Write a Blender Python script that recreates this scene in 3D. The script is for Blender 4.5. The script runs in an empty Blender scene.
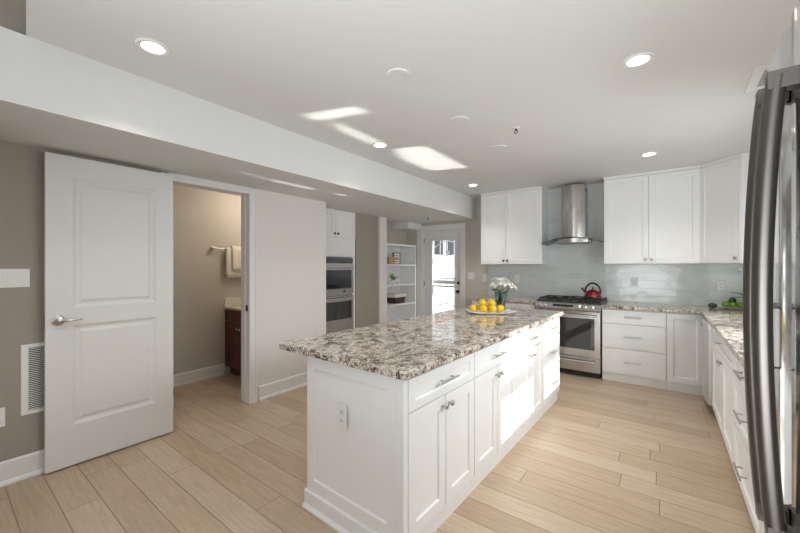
import bpy, bmesh, math, random
from mathutils import Vector, Matrix
random.seed(7)
SC = bpy.context.scene
C = SC.collection
PI = math.pi
R = math.radians

# ------------------------------------------------------------------ camera
H = 1.38
cd = bpy.data.cameras.new('camera'); cam = bpy.data.objects.new('camera', cd); C.objects.link(cam)
cd.sensor_width = 36; cd.lens = 352 / 800 * 36; cd.clip_start = .02
cam.location = (0, 0, H); cam.rotation_euler = (R(90), 0, math.atan2(.6, .8))
SC.camera = cam

# ------------------------------------------------------------------ view, sky, sun, area lights
SC.view_settings.view_transform = 'Standard'; SC.view_settings.look = 'None'
SC.view_settings.gamma = 1; SC.view_settings.exposure = 0.41
SC.view_settings.use_curve_mapping = False
SC.cycles.transparent_max_bounces = 24; SC.cycles.max_bounces = 10; SC.cycles.diffuse_bounces = 6
SC.cycles.caustics_reflective = False; SC.cycles.caustics_refractive = False
SC.cycles.sample_clamp_indirect = 4
W = bpy.data.worlds.new('sky'); SC.world = W; W.use_nodes = True
bg = W.node_tree.nodes['Background']; bg.inputs[0].default_value = (.86, .93, 1, 1); bg.inputs[1].default_value = 1.1

def light(name, kind, loc, energy, rot=None, color=(1, 1, 1), size=None, size_y=None, **kw):
    d = bpy.data.lights.new(name, kind); d.energy = energy; d.color = color
    if kind == 'AREA':
        d.shape = 'RECTANGLE'; d.size = size; d.size_y = size_y or size
    for k, v in kw.items(): setattr(d, k, v)
    o = bpy.data.objects.new(name, d); C.objects.link(o); o.location = loc
    if rot: o.rotation_euler = rot
    return o
sun_dir = Vector((-1, -.45, -.63))
light('sun', 'SUN', (6, 6, 6), 5.5, sun_dir.to_track_quat('-Z', 'Y').to_euler(), (1, .96, .9), angle=R(.6))
light('right_side_fill', 'AREA', (.92, 2.2, 1.62), 30, Vector((-1, -.12, -.55)).to_track_quat('-Z', 'Y').to_euler(), (.93, .97, 1), 2.3, 1.0, spread=R(135))  # added fill lamp, mostly in front of solid wall beside the window
light('kitchen_window_skylight', 'AREA', (.85, 3.1, 1.45), 7, Vector((-.85, .5, .10)).to_track_quat('-Z', 'Y').to_euler(), (.93, .97, 1), .9, .9, spread=R(135))
light('rear_fill', 'AREA', (-.2, -2.1, 1.3), 1.5, (R(97), 0, R(6)), (.97, .98, 1), 1.9, 2.0, spread=R(100))  # added soft fill from behind the camera, no window built there
light('upward_fill', 'AREA', (-.3, -1.3, 1.0), 32, Vector((.1, .9, .85)).to_track_quat('-Z', 'Y').to_euler(), (.93, .97, 1), 1.6, 1.2, spread=R(110))  # added unseen fill behind the camera, aimed up to brighten the ceiling
# added lamps standing in for sunlight thrown up by the polished worktops: narrow beams leaving the sunlit granite in the mirror direction
def glint(name, x, y, sx, sy, z, k=1.0):
    d = Vector((-1, -.45, .63)).normalized()
    o = light(name, 'AREA', (x, y, z), 1, None, (1, .97, .92), sx, sy)
    o.data.spread = R(1.6); o.data.energy = k * sx * sy
    zx = -d; yy = Vector((0, 1, 0)); yy = (yy - zx * yy.dot(zx)).normalized(); xx = yy.cross(zx)
    # the lamp face is the worktop patch seen along the beam
    sh = sx * .24 / d.z; x += d.x*sh; y += d.y*sh; z += d.z*sh
    o.data.size = sx * .56; o.data.size_y = sy * 1.0
    o.matrix_world = Matrix.Translation((x, y, z)) @ Matrix((xx, yy, zx)).transposed().to_4x4()
KG = 2.3
glint('worktop_glint_lamp', .50, 4.34, .40, .86, .93, KG)
glint('worktop_glint_lamp', .56, 2.96, .40, .13, .93, KG)
glint('worktop_glint_lamp', .40, 3.32, .09, .58, .93, KG)
glint('island_glint_lamp', -.895, 2.86, .045, .76, .92, KG)
glint('island_glint_lamp', -.87, 3.66, .045, .30, .92, KG)

# ------------------------------------------------------------------ materials
def mat(name, col, rough=.5, metal=0, spec=.5, bump=0, bscale=200, **kw):
    m = bpy.data.materials.new(name); m.use_nodes = True
    nt = m.node_tree; b = nt.nodes['Principled BSDF']
    b.inputs['Base Color'].default_value = (*col, 1); b.inputs['Roughness'].default_value = rough
    b.inputs['Metallic'].default_value = metal; b.inputs['Specular IOR Level'].default_value = spec
    for k, v in kw.items(): b.inputs[k.replace('_', ' ')].default_value = v
    tc = nt.nodes.new('ShaderNodeTexCoord'); n = nt.nodes.new('ShaderNodeTexNoise')
    n.inputs['Scale'].default_value = bscale; nt.links.new(tc.outputs['Object'], n.inputs['Vector'])
    if bump:
        bp = nt.nodes.new('ShaderNodeBump'); bp.inputs['Strength'].default_value = bump; bp.inputs['Distance'].default_value = .002
        nt.links.new(n.outputs[0], bp.inputs['Height']); nt.links.new(bp.outputs[0], b.inputs['Normal'])
    else:
        mp = nt.nodes.new('ShaderNodeMapRange'); mp.inputs[3].default_value = max(0, rough - .03); mp.inputs[4].default_value = min(1, rough + .03)
        nt.links.new(n.outputs[0], mp.inputs[0]); nt.links.new(mp.outputs[0], b.inputs['Roughness'])
    return m

M = {}
M['ceiling'] = mat('ceiling_paint', (.73, .735, .73), .9, bump=.05)
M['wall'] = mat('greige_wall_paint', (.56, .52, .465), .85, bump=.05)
M['wall_lit'] = mat('lit_wall_paint', (.76, .735, .705), .85, bump=.05)  # lit copy of the wall paint, brightness put into the colour
M['wall_shaded'] = mat('shaded_wall_paint', (.34, .31, .26), .8, bump=.05)  # shaded copy of the wall paint, shade put into the colour
M['trim'] = mat('white_trim_paint', (.76, .76, .75), .4)
M['cabinet'] = mat('white_cabinet_lacquer', (.84, .845, .84), .35)
M['door'] = mat('white_door_paint', (.74, .74, .725), .4)
M['plastic'] = mat('white_plastic', (.8, .8, .78), .35)
M['slot'] = mat('dark_slot', (.03, .03, .03), .6)
M['nickel'] = mat('brushed_nickel', (.50, .49, .47), .28, 1)
M['bronze'] = mat('dark_bronze', (.05, .04, .035), .35, .8)
M['chrome'] = mat('polished_chrome', (.75, .75, .75), .12, 1)
M['black'] = mat('black_enamel', (.012, .012, .013), .25)
M['iron'] = mat('cast_iron', (.02, .02, .02), .6)
M['blackglass'] = mat('black_oven_glass', (.02, .02, .022), .04, 0, .9)
M['handle_steel'] = mat('dark_stainless_handle', (.15, .138, .125), .40, 1)
M['lemon'] = mat('lemon_peel', (.80, .50, .008), .45, bump=.25, bscale=160)
M['lime'] = mat('lime_peel', (.16, .30, .02), .35, bump=.2, bscale=160)
M['avocado'] = mat('dark_green_peel', (.025, .07, .02), .5, bump=.4, bscale=120)
M['porcelain'] = mat('white_porcelain', (.82, .81, .79), .15)
M['petal'] = mat('lily_petal', (.88, .88, .84), .5, Subsurface_Weight=.1)
M['stamen'] = mat('orange_stamen', (.5, .22, .03), .7)
M['leaf'] = mat('green_leaf', (.05, .16, .03), .45)
M['leaf_light'] = mat('pale_green_leaf', (.22, .36, .08), .5)
M['red'] = mat('red_enamel', (.20, .002, .006), .09, .25, Coat_Weight=.8)
M['cherry'] = mat('cherry_wood', (.11, .022, .012), .3)
M['marble'] = mat('cream_stone_top', (.72, .68, .6), .2)
M['towel'] = mat('cream_terry', (.76, .72, .64), .95, bump=.8, bscale=260)
M['wicker'] = mat('dark_brown_wicker', (.045, .018, .015), .6, bump=.8, bscale=120)
M['linen'] = mat('cream_linen', (.78, .74, .66), .9, bump=.3)
M['kraft'] = mat('tan_box_board', (.50, .32, .16), .7)
M['concrete'] = mat('pale_concrete', (.62, .58, .54), .9, bump=.3, bscale=30)
M['vinyl'] = mat('white_vinyl_fence', (.85, .85, .85), .5)
M['siding'] = mat('grey_siding', (.42, .46, .52), .8)
M['darkpane'] = mat('dark_window_pane', (.03, .04, .05), .1)
M['brick'] = mat('red_brick', (.42, .16, .09), .9)
M['iron_white'] = mat('white_ironwork', (.82, .82, .82), .4)
M['ductgrey'] = mat('grey_duct', (.33, .33, .33), .6)

def steel(name, col, rough, axis):
    m = mat(name, col, rough, 1); nt = m.node_tree; b = nt.nodes['Principled BSDF']
    tc = nt.nodes.new('ShaderNodeTexCoord'); mp = nt.nodes.new('ShaderNodeMapping')
    s = [180, 180, 180]; s[axis] = 1.5; mp.inputs['Scale'].default_value = s
    n = nt.nodes.new('ShaderNodeTexNoise'); n.inputs['Scale'].default_value = 2
    nt.links.new(tc.outputs['Object'], mp.inputs[0]); nt.links.new(mp.outputs[0], n.inputs['Vector'])
    r = nt.nodes.new('ShaderNodeMapRange'); r.inputs[3].default_value = rough - .06; r.inputs[4].default_value = rough + .1
    nt.links.new(n.outputs[0], r.inputs[0]); nt.links.new(r.outputs[0], b.inputs['Roughness'])
    return m
M['steel'] = steel('brushed_stainless', (.50, .485, .47), .22, 0)
M['steel_v'] = steel('brushed_stainless_vertical', (.50, .475, .45), .25, 2)
M['steel_dw'] = steel('satin_stainless', (.72, .72, .71), .32, 0)
M['steel_fridge'] = steel('polished_stainless', (.66, .67, .68), .10, 2)

def glassm(name, col, rough=0, ior=1.45, thin=False):
    m = bpy.data.materials.new(name); m.use_nodes = True; nt = m.node_tree; b = nt.nodes['Principled BSDF']
    if thin:   # flat pane: mostly see-through, fresnel gloss
        nt.nodes.remove(b); out = nt.nodes['Material Output']
        t = nt.nodes.new('ShaderNodeBsdfTransparent'); t.inputs[0].default_value = (*col, 1)
        g = nt.nodes.new('ShaderNodeBsdfGlossy'); g.inputs['Roughness'].default_value = rough
        lw = nt.nodes.new('ShaderNodeLayerWeight'); lw.inputs[0].default_value = .12
        f = nt.nodes.new('ShaderNodeMapRange'); f.inputs[3].default_value = .04*(ior-.4); f.inputs[4].default_value = .7; nt.links.new(lw.outputs[1], f.inputs[0]); mx = nt.nodes.new('ShaderNodeMixShader')
        nt.links.new(f.outputs[0], mx.inputs[0]); nt.links.new(t.outputs[0], mx.inputs[1]); nt.links.new(g.outputs[0], mx.inputs[2])
        nt.links.new(mx.outputs[0], out.inputs[0])
    else:
        b.inputs['Base Color'].default_value = (*col, 1); b.inputs['Transmission Weight'].default_value = 1
        b.inputs['Roughness'].default_value = rough; b.inputs['IOR'].default_value = ior
    return m
M['pane'] = glassm('window_pane', (.97, .98, .98), thin=True)
M['hoodglass'] = glassm('tinted_hood_glass', (.62, .68, .68), thin=True, ior=1.6)
M['vaseglass'] = glassm('vase_glass', (.72, .84, .84), thin=True, ior=1.5)
M['water'] = glassm('vase_water', (.55, .66, .60), thin=True, ior=1.2)

def emis(name, col, s):
    m = bpy.data.materials.new(name); m.use_nodes = True; nt = m.node_tree; b = nt.nodes['Principled BSDF']
    b.inputs['Emission Color'].default_value = (*col, 1); b.inputs['Emission Strength'].default_value = s
    n = nt.nodes.new('ShaderNodeTexNoise'); n.inputs['Scale'].default_value = 50
    r = nt.nodes.new('ShaderNodeMapRange'); r.inputs[3].default_value = .4; r.inputs[4].default_value = .5
    nt.links.new(n.outputs[0], r.inputs[0]); nt.links.new(r.outputs[0], b.inputs['Roughness'])
    return m
M['lamp'] = emis('lit_lamp_lens', (1, .93, .8), 6)

def granite():
    m = bpy.data.materials.new('speckled_granite'); m.use_nodes = True; nt = m.node_tree; b = nt.nodes['Principled BSDF']
    L = nt.links.new; N = nt.nodes.new
    tc = N('ShaderNodeTexCoord')
    def noise(s, d=3, rough=.6, dist=0):
        n = N('ShaderNodeTexNoise'); n.inputs['Scale'].default_value = s; n.inputs['Detail'].default_value = d
        n.inputs['Roughness'].default_value = rough; n.inputs['Distortion'].default_value = dist
        L(tc.outputs['Object'], n.inputs['Vector']); return n
    def ramp(src, stops):
        r = N('ShaderNodeValToRGB'); e = r.color_ramp.elements
        while len(e) < len(stops): e.new(.5)
        for k, (p, c) in enumerate(stops): e[k].position = p; e[k].color = (*c, 1)
        L(src, r.inputs[0]); return r
    base = ramp(noise(52, 4, .7, .3).outputs[0], [(.32, (.25, .18, .12)), (.44, (.48, .41, .34)), (.54, (.66, .61, .55)), (.70, (.82, .79, .74))])
    v = N('ShaderNodeTexVoronoi'); v.inputs['Scale'].default_value = 85; L(tc.outputs['Object'], v.inputs['Vector'])
    sp = N('ShaderNodeSeparateColor'); L(v.outputs['Color'], sp.inputs[0])
    gr = ramp(sp.outputs[0], [(0, (.72, .68, .62)), (.5, (1, 1, 1)), (.85, (1.1, 1.08, 1.05))])
    mul = N('ShaderNodeMix'); mul.data_type = 'RGBA'; mul.blend_type = 'MULTIPLY'; mul.inputs[0].default_value = 1
    L(base.outputs[0], mul.inputs[6]); L(gr.outputs[0], mul.inputs[7])
    # dark specks gathered in clusters
    dk = N('ShaderNodeMath'); dk.operation = 'ADD'; L(noise(95, 4, .7).outputs[0], dk.inputs[0])
    n2 = N('ShaderNodeMath'); n2.operation = 'MULTIPLY'; n2.inputs[1].default_value = .7; L(noise(16, 2).outputs[0], n2.inputs[0]); L(n2.outputs[0], dk.inputs[1])
    dm = ramp(dk.outputs[0], [(.66, (1, 1, 1)), (.71, (0, 0, 0))])
    dm.color_ramp.elements[0].color = (1, 1, 1, 1)
    inv = N('ShaderNodeMath'); inv.operation = 'SUBTRACT'; inv.inputs[0].default_value = 1
    dk2 = ramp(dk.outputs[0], [(.88, (0, 0, 0)), (.93, (1, 1, 1))])
    mx = N('ShaderNodeMix'); mx.data_type = 'RGBA'; L(dk2.outputs[0], mx.inputs[0]); L(mul.outputs[2], mx.inputs[6]); mx.inputs[7].default_value = (.055, .04, .032, 1)
    gy = ramp(noise(58, 3, .6).outputs[0], [(.56, (0, 0, 0)), (.62, (1, 1, 1))])
    mx2 = N('ShaderNodeMix'); mx2.data_type = 'RGBA'
    gm = N('ShaderNodeMath'); gm.operation = 'MULTIPLY'; gm.inputs[1].default_value = .55; L(gy.outputs[0], gm.inputs[0]); L(gm.outputs[0], mx2.inputs[0])
    L(mx.outputs[2], mx2.inputs[6]); mx2.inputs[7].default_value = (.24, .22, .20, 1)
    L(mx2.outputs[2], b.inputs['Base Color']); b.inputs['Roughness'].default_value = .09
    b.inputs['Specular IOR Level'].default_value = .6
    return m
M['granite'] = granite()

def wood_floor():
    m = bpy.data.materials.new('oak_plank_floor'); m.use_nodes = True; nt = m.node_tree; b = nt.nodes['Principled BSDF']
    L = nt.links.new; N = nt.nodes.new
    tc = N('ShaderNodeTexCoord'); sx = N('ShaderNodeSeparateXYZ'); L(tc.outputs['Object'], sx.inputs[0])
    def mth(op, a, bb=None):
        n = N('ShaderNodeMath'); n.operation = op
        for k, v in enumerate((a, bb)):
            if v is None: continue
            if isinstance(v, (int, float)): n.inputs[k].default_value = v
            else: L(v, n.inputs[k])
        return n.outputs[0]
    PW, PL = .165, 1.5
    yy = mth('DIVIDE', mth('ADD', sx.outputs[1], .05), PW); row = mth('FLOOR', yy); fy = mth('FRACT', yy)
    wn = N('ShaderNodeTexWhiteNoise'); wn.noise_dimensions = '1D'; L(row, wn.inputs['W'])
    xx = mth('ADD', mth('DIVIDE', sx.outputs[0], PL), mth('MULTIPLY', wn.outputs[0], 7.3)); col = mth('FLOOR', xx); fx = mth('FRACT', xx)
    cb = N('ShaderNodeCombineXYZ'); L(row, cb.inputs[0]); L(col, cb.inputs[1])
    w2 = N('ShaderNodeTexWhiteNoise'); w2.noise_dimensions = '2D'; L(cb.outputs[0], w2.inputs['Vector'])
    r = N('ShaderNodeValToRGB'); e = r.color_ramp.elements
    e[0].color = (.46, .34, .228, 1); e[1].color = (.57, .45, .33, 1); L(w2.outputs[0], r.inputs[0])
    mp = N('ShaderNodeMapping'); mp.inputs['Scale'].default_value = (1.2, 14, 1); L(tc.outputs['Object'], mp.inputs[0])
    off = N('ShaderNodeVectorMath'); off.operation = 'ADD'; L(mp.outputs[0], off.inputs[0]); L(w2.outputs['Color'], off.inputs[1])
    g = N('ShaderNodeTexNoise'); g.inputs['Scale'].default_value = 4; g.inputs['Detail'].default_value = 6; g.inputs['Distortion'].default_value = .6; L(off.outputs[0], g.inputs['Vector'])
    gr = N('ShaderNodeMapRange'); gr.inputs[1].default_value = .3; gr.inputs[2].default_value = .7; gr.inputs[3].default_value = .86; gr.inputs[4].default_value = 1.1; L(g.outputs[0], gr.inputs[0])
    mul = N('ShaderNodeMix'); mul.data_type = 'RGBA'; mul.blend_type = 'MULTIPLY'; mul.inputs[0].default_value = 1
    L(r.outputs[0], mul.inputs[6]); L(gr.outputs[0], mul.inputs[7])
    ey = mth('MULTIPLY', mth('MINIMUM', fy, mth('SUBTRACT', 1, fy)), PW); ex = mth('MULTIPLY', mth('MINIMUM', fx, mth('SUBTRACT', 1, fx)), PL)
    ed = mth('MINIMUM', ex, ey)
    sm = N('ShaderNodeMapRange'); sm.inputs[1].default_value = .0008; sm.inputs[2].default_value = .0032; L(ed, sm.inputs[0])
    mx = N('ShaderNodeMix'); mx.data_type = 'RGBA'; L(sm.outputs[0], mx.inputs[0]); mx.inputs[6].default_value = (.22, .15, .095, 1); L(mul.outputs[2], mx.inputs[7])
    L(mx.outputs[2], b.inputs['Base Color']); b.inputs['Roughness'].default_value = .36
    bp = N('ShaderNodeBump'); bp.inputs['Strength'].default_value = .4; bp.inputs['Distance'].default_value = .003; L(sm.outputs[0], bp.inputs['Height']); L(bp.outputs[0], b.inputs['Normal'])
    return m
M['floor'] = wood_floor()

def tiles():
    m = bpy.data.materials.new('grey_glass_subway_tile'); m.use_nodes = True; nt = m.node_tree; b = nt.nodes['Principled BSDF']
    L = nt.links.new; N = nt.nodes.new
    tc = N('ShaderNodeTexCoord'); mp = N('ShaderNodeMapping'); mp.inputs['Rotation'].default_value = (R(-90), 0, 0); L(tc.outputs['Object'], mp.inputs[0])
    # wall in XZ or YZ: use x+y as the running coordinate
    sx = N('ShaderNodeSeparateXYZ'); L(tc.outputs['Object'], sx.inputs[0]); ad = N('ShaderNodeMath'); L(sx.outputs[0], ad.inputs[0]); L(sx.outputs[1], ad.inputs[1])
    cb = N('ShaderNodeCombineXYZ'); L(ad.outputs[0], cb.inputs[0]); L(sx.outputs[2], cb.inputs[1])
    br = N('ShaderNodeTexBrick'); L(cb.outputs[0], br.inputs['Vector']); br.inputs['Scale'].default_value = 1
    br.inputs['Color1'].default_value = (.60, .64, .63, 1); br.inputs['Color2'].default_value = (.67, .70, .69, 1); br.inputs['Mortar'].default_value = (.74, .76, .75, 1)
    br.inputs['Brick Width'].default_value = .305; br.inputs['Row Height'].default_value = .1; br.inputs['Mortar Size'].default_value = .0022; br.inputs['Mortar Smooth'].default_value = .2
    L(br.outputs['Color'], b.inputs['Base Color']); b.inputs['Roughness'].default_value = .13
    bp = N('ShaderNodeBump'); bp.inputs['Strength'].default_value = .5; bp.inputs['Distance'].default_value = .002; bp.invert = True; L(br.outputs['Fac'], bp.inputs['Height'])
    wv = N('ShaderNodeTexNoise'); wv.inputs['Scale'].default_value = 9; L(tc.outputs['Object'], wv.inputs['Vector'])
    b2 = N('ShaderNodeBump'); b2.inputs['Strength'].default_value = .12; b2.inputs['Distance'].default_value = .02; L(wv.outputs[0], b2.inputs['Height']); L(bp.outputs[0], b2.inputs['Normal'])
    L(b2.outputs[0], b.inputs['Normal'])
    return m
M['tile'] = tiles()

# ------------------------------------------------------------------ mesh helpers
class MB:
    def __init__(s): s.bm = bmesh.new()
    def box(s, x0, x1, y0, y1, z0, z1):
        v = [s.bm.verts.new(p) for p in ((x0,y0,z0),(x1,y0,z0),(x1,y1,z0),(x0,y1,z0),(x0,y0,z1),(x1,y0,z1),(x1,y1,z1),(x0,y1,z1))]
        for f in ((3,2,1,0),(4,5,6,7),(0,1,5,4),(1,2,6,5),(2,3,7,6),(3,0,4,7)): s.bm.faces.new([v[i] for i in f])
        return s
    def prism(s, poly, a, b, axis='z'):
        def P(u, w, t): return {'z': (u, w, t), 'x': (t, u, w), 'y': (u, t, w)}[axis]
        lo = [s.bm.verts.new(P(u, w, a)) for u, w in poly]; hi = [s.bm.verts.new(P(u, w, b)) for u, w in poly]
        n = len(poly); s.bm.faces.new(lo[::-1]); s.bm.faces.new(hi)
        for i in range(n): s.bm.faces.new((lo[i], lo[(i+1) % n], hi[(i+1) % n], hi[i]))
        return s
    def rings(s, rings, cap0=True, cap1=True, closed=True):
        vs = [[s.bm.verts.new(p) for p in r] for r in rings]
        n = len(vs[0])
        for a, b in zip(vs, vs[1:]):
            for i in range(n if closed else n - 1): s.bm.faces.new((a[i], a[(i+1) % n], b[(i+1) % n], b[i]))
        if closed and cap0: s.bm.faces.new(vs[0][::-1])
        if closed and cap1: s.bm.faces.new(vs[-1])
        return s
    def lathe(s, prof, c=(0, 0, 0), seg=24, axis='z', cap=True):
        out = []
        for r, z in prof:
            ring = []
            for k in range(seg):
                a = 2*PI*k/seg; u, w = r*math.cos(a), r*math.sin(a)
                p = {'z': (u, w, z), 'y': (u, z, w), 'x': (z, u, w)}[axis]
                ring.append((c[0]+p[0], c[1]+p[1], c[2]+p[2]))
            out.append(ring)
        return s.rings(out, cap, cap)
    def tube(s, pts, r, seg=10, ry=None):
        pts = [Vector(p) for p in pts]; n = len(pts); out = []
        rr = r if isinstance(r, (list, tuple)) else [r]*n
        t0 = (pts[1]-pts[0]).normalized(); up = Vector((0, 0, 1)) if abs(t0.z) < .9 else Vector((1, 0, 0))
        u = t0.cross(up).normalized()
        for i, p in enumerate(pts):
            t = (pts[min(i+1, n-1)] - pts[max(i-1, 0)]).normalized()
            u = (u - t*u.dot(t)).normalized(); w = t.cross(u)
            out.append([p + u*rr[i]*math.cos(2*PI*k/seg) + w*(rr[i]*(ry or 1))*math.sin(2*PI*k/seg) for k in range(seg)])
        return s.rings(out)
    def ball(s, c, r, sc=(1, 1, 1), rot=None, seg=16):
        m = Matrix.Translation(c) @ (rot.to_matrix().to_4x4() if rot else Matrix()) @ Matrix.Diagonal((*[r*k for k in sc], 1))
        bmesh.ops.create_uvsphere(s.bm, u_segments=seg, v_segments=max(6, seg//2), radius=1, matrix=m); return s
    def xform(s, m): bmesh.ops.transform(s.bm, matrix=m, verts=s.bm.verts); return s
    def board(s, w, h, t, panels, rings):
        """front board (faces -y) spanning 0..w, 0..h, with panels cut in; rings: (inset, depth) steps"""
        xs = sorted({0, w} | {p[0] for p in panels} | {p[1] for p in panels}); zs = sorted({0, h} | {p[2] for p in panels} | {p[3] for p in panels})
        cache = {}
        def V(x, y, z):
            k = (round(x, 5), round(y, 5), round(z, 5))
            if k not in cache: cache[k] = s.bm.verts.new(k)
            return cache[k]
        for i in range(len(xs)-1):
            for j in range(len(zs)-1):
                a, b, c, d = xs[i], xs[i+1], zs[j], zs[j+1]
                hit = any(abs(a-p[0]) < 1e-6 and abs(b-p[1]) < 1e-6 and abs(c-p[2]) < 1e-6 and abs(d-p[3]) < 1e-6 for p in panels)
                if not hit:
                    s.bm.faces.new([V(a,-t,c), V(b,-t,c), V(b,-t,d), V(a,-t,d)]); continue
                prev = [V(a,-t,c), V(b,-t,c), V(b,-t,d), V(a,-t,d)]
                for ins, dep in rings:
                    cur = [V(a+ins,-t+dep,c+ins), V(b-ins,-t+dep,c+ins), V(b-ins,-t+dep,d-ins), V(a+ins,-t+dep,d-ins)]
                    for k in range(4): s.bm.faces.new([prev[k], prev[(k+1)%4], cur[(k+1)%4], cur[k]])
                    prev = cur
                s.bm.faces.new(prev)
        # sides and back
        for i in range(len(xs)-1):
            s.bm.faces.new([V(xs[i],0,0), V(xs[i+1],0,0), V(xs[i+1],-t,0), V(xs[i],-t,0)]); s.bm.faces.new([V(xs[i],-t,h), V(xs[i+1],-t,h), V(xs[i+1],0,h), V(xs[i],0,h)])
        for j in range(len(zs)-1):
            s.bm.faces.new([V(0,0,zs[j]), V(0,-t,zs[j]), V(0,-t,zs[j+1]), V(0,0,zs[j+1])]); s.bm.faces.new([V(w,-t,zs[j]), V(w,0,zs[j]), V(w,0,zs[j+1]), V(w,-t,zs[j+1])])
        back = [V(x,0,0) for x in xs] + [V(w,0,z) for z in zs[1:]] + [V(x,0,h) for x in xs[-2::-1]] + [V(0,0,z) for z in zs[-2:0:-1]]
        s.bm.faces.new(back[::-1])
        return s
    def build(s, name, m, parent=None, loc=None, rot=None, bevel=0, smooth=None, solid=0, sub=0, normals=True):
        if normals: bmesh.ops.recalc_face_normals(s.bm, faces=s.bm.faces)
        me = bpy.data.meshes.new(name); s.bm.to_mesh(me); s.bm.free(); me.materials.append(M[m] if isinstance(m, str) else m)
        o = bpy.data.objects.new(name, me); C.objects.link(o); o.parent = parent
        if loc: o.location = loc
        if rot: o.rotation_euler = rot
        if smooth is not None:
            for p in me.polygons: p.use_smooth = True
            if smooth < 180:
                me.validate()
                bm = bmesh.new(); bm.from_mesh(me)
                for e in bm.edges:
                    if len(e.link_faces) == 2 and e.calc_face_angle(0) > R(smooth): e.smooth = False
                bm.to_mesh(me); bm.free()
        if solid: x = o.modifiers.new('solid', 'SOLIDIFY'); x.thickness = solid; x.offset = 0
        if sub: x = o.modifiers.new('sub', 'SUBSURF'); x.levels = sub; x.render_levels = sub
        if bevel: x = o.modifiers.new('bevel', 'BEVEL'); x.width = bevel; x.segments = 2; x.limit_method = 'ANGLE'; x.angle_limit = R(40)
        return o

def tag(o, label, cat, group=None):
    o['label'] = label; o['category'] = cat
    if group: o['group'] = group
    return o
def thing(name, label, cat, loc=(0, 0, 0), rz=0, group=None):
    o = bpy.data.objects.new(name, None); C.objects.link(o); o.location = loc; o.rotation_euler = (0, 0, rz); o.empty_display_size = .1
    return tag(o, label, cat, group)
def struct(name, mb, m, parent=None, bevel=0, **kw):
    o = mb.build(name, m, parent, bevel=bevel, **kw); o['kind'] = 'structure'; return o
def copy_tree(o, parent=None):
    c = o.copy(); C.objects.link(c); c.parent = parent
    for ch in list(o.children): copy_tree(ch, c)
    return c
def B(*a): return MB().box(*a)

# ------------------------------------------------------------------ the setting
CZ, SZ = 2.526, 2.175        # ceiling, soffit underside
XL, XR, YB = -3.34, .96, 5.53
struct('floor', B(-5.0, 1.05, -2.2, 5.63, -.1, 0), 'floor')
# ceiling: stops on a line over the camera; a taller part of the room behind it
struct('ceiling', MB().prism([(-2.53, .284), (1.05, -.12), (1.05, 5.63), (-2.53, 5.63)], CZ, CZ+.1), 'ceiling')
struct('ceiling_rear', B(-2.6, 1.05, -2.2, .35, 2.95, 3.0), 'ceiling')
struct('trim_1', MB().prism([(-2.53, .30), (1.05, -.10), (1.05, .0), (-2.53, .40)], CZ+.1, 2.95), 'wall')
# soffit (dropped bulkhead) along the left
struct('ceiling_soffit', MB().prism([(-2.53, -2.2), (-2.53, YB), (-4.3, YB), (-4.3, 2.86), (XL-.1, 2.86), (XL-.1, -2.2)], SZ, CZ), 'ceiling')
struct('trim_2', B(-3.0, -2.56, -2.2, .60, CZ, 2.98), 'wall_shaded')
# walls
struct('wall_back', MB().box(-4.6, -3.63, YB, YB+.1, 0, CZ).box(-3.63, -2.83, YB, YB+.1, 2.045, CZ).box(-2.83, 1.05, YB, YB+.1, 0, CZ), 'wall')
WY0, WY1, WZ0, WZ1 = 3.18, 5.0, 1.07, 2.2
struct('wall_right', MB().box(XR, XR+.12, -2.2, WY0, 0, 3).box(XR, XR+.12, WY1, YB+.1, 0, CZ).box(XR, XR+.12, WY0, WY1, 0, WZ0).box(XR, XR+.12, WY0, WY1, WZ1, CZ), 'wall')
struct('wall_left', MB().box(XL-.12, XL, -2.2, 1.205, 0, SZ), 'wall_shaded')
struct('wall_left_hall', MB().box(XL-.12, XL, 1.205, 1.935, 2.12, SZ).box(XL-.12, XL, 1.935, 2.93, 0, SZ).box(-4.6, XL-.12, 2.85, 2.93, 0, SZ), 'wall_lit')
struct('wall_left_niche', MB().box(-4.6, -3.65, 3.775, 4.28, 0, SZ), 'wall_shaded')
struct('wall_left_pier', MB().box(-4.0, -3.615, 4.285, 4.46, 0, SZ), 'wall_lit')
struct('wall_left_end', MB().box(-4.1, -4.0, 4.46, YB, 0, SZ), 'wall')
struct('wall_left_outer', MB().box(-4.7, -4.6, 2.85, 5.63, 0, SZ), 'wall')
struct('ceiling_niche_beam', B(-4.0, -3.64, 5.1, YB, 2.06, SZ), 'ceiling')
struct('wall_rear', B(-3.5, -1.3, -2.3, -2.2, 0, 3), 'wall')
# bathroom
struct('wall_bathroom', MB().box(-4.6, -4.5, -.1, 2.85, 0, 2.45).box(-4.6, XL-.12, -.2, -.1, 0, 2.45), 'wall')
struct('ceiling_bathroom', B(-4.6, XL-.12, -.2, 2.85, 2.45, 2.5), 'ceiling')
struct('wall_bathroom_upper', MB().box(XL-.12, XL, -.2, 2.93, SZ, 2.5), 'wall')
# baseboards
def baseboard(name, a, b, n, h=.14):
    (x0, y0), (x1, y1) = a, b; nx, ny = n
    prof = [(0, 0), (.026, 0), (.026, .012), (.02, .022), (.014, .03), (.014, h-.012), (.006, h), (0, h)]
    mb = MB().rings([[(x+nx*p, y+ny*p, z) for p, z in prof] for x, y in (a, b)])
    return struct(name, mb, 'trim')
baseboard('baseboard_left', (XL, -2.2), (XL, 1.12), (1, 0), .15)
baseboard('baseboard_left_hall', (XL, 2.025), (XL, 2.93), (1, 0), .15)
baseboard('baseboard_bathroom', (-4.5, -.1), (-4.5, 2.25), (1, 0))
baseboard('baseboard_niche', (-3.65, 3.78), (-3.65, 4.28), (1, 0))
baseboard('baseboard_back', (-2.73, YB), (-2.33, YB), (0, -1))
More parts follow.
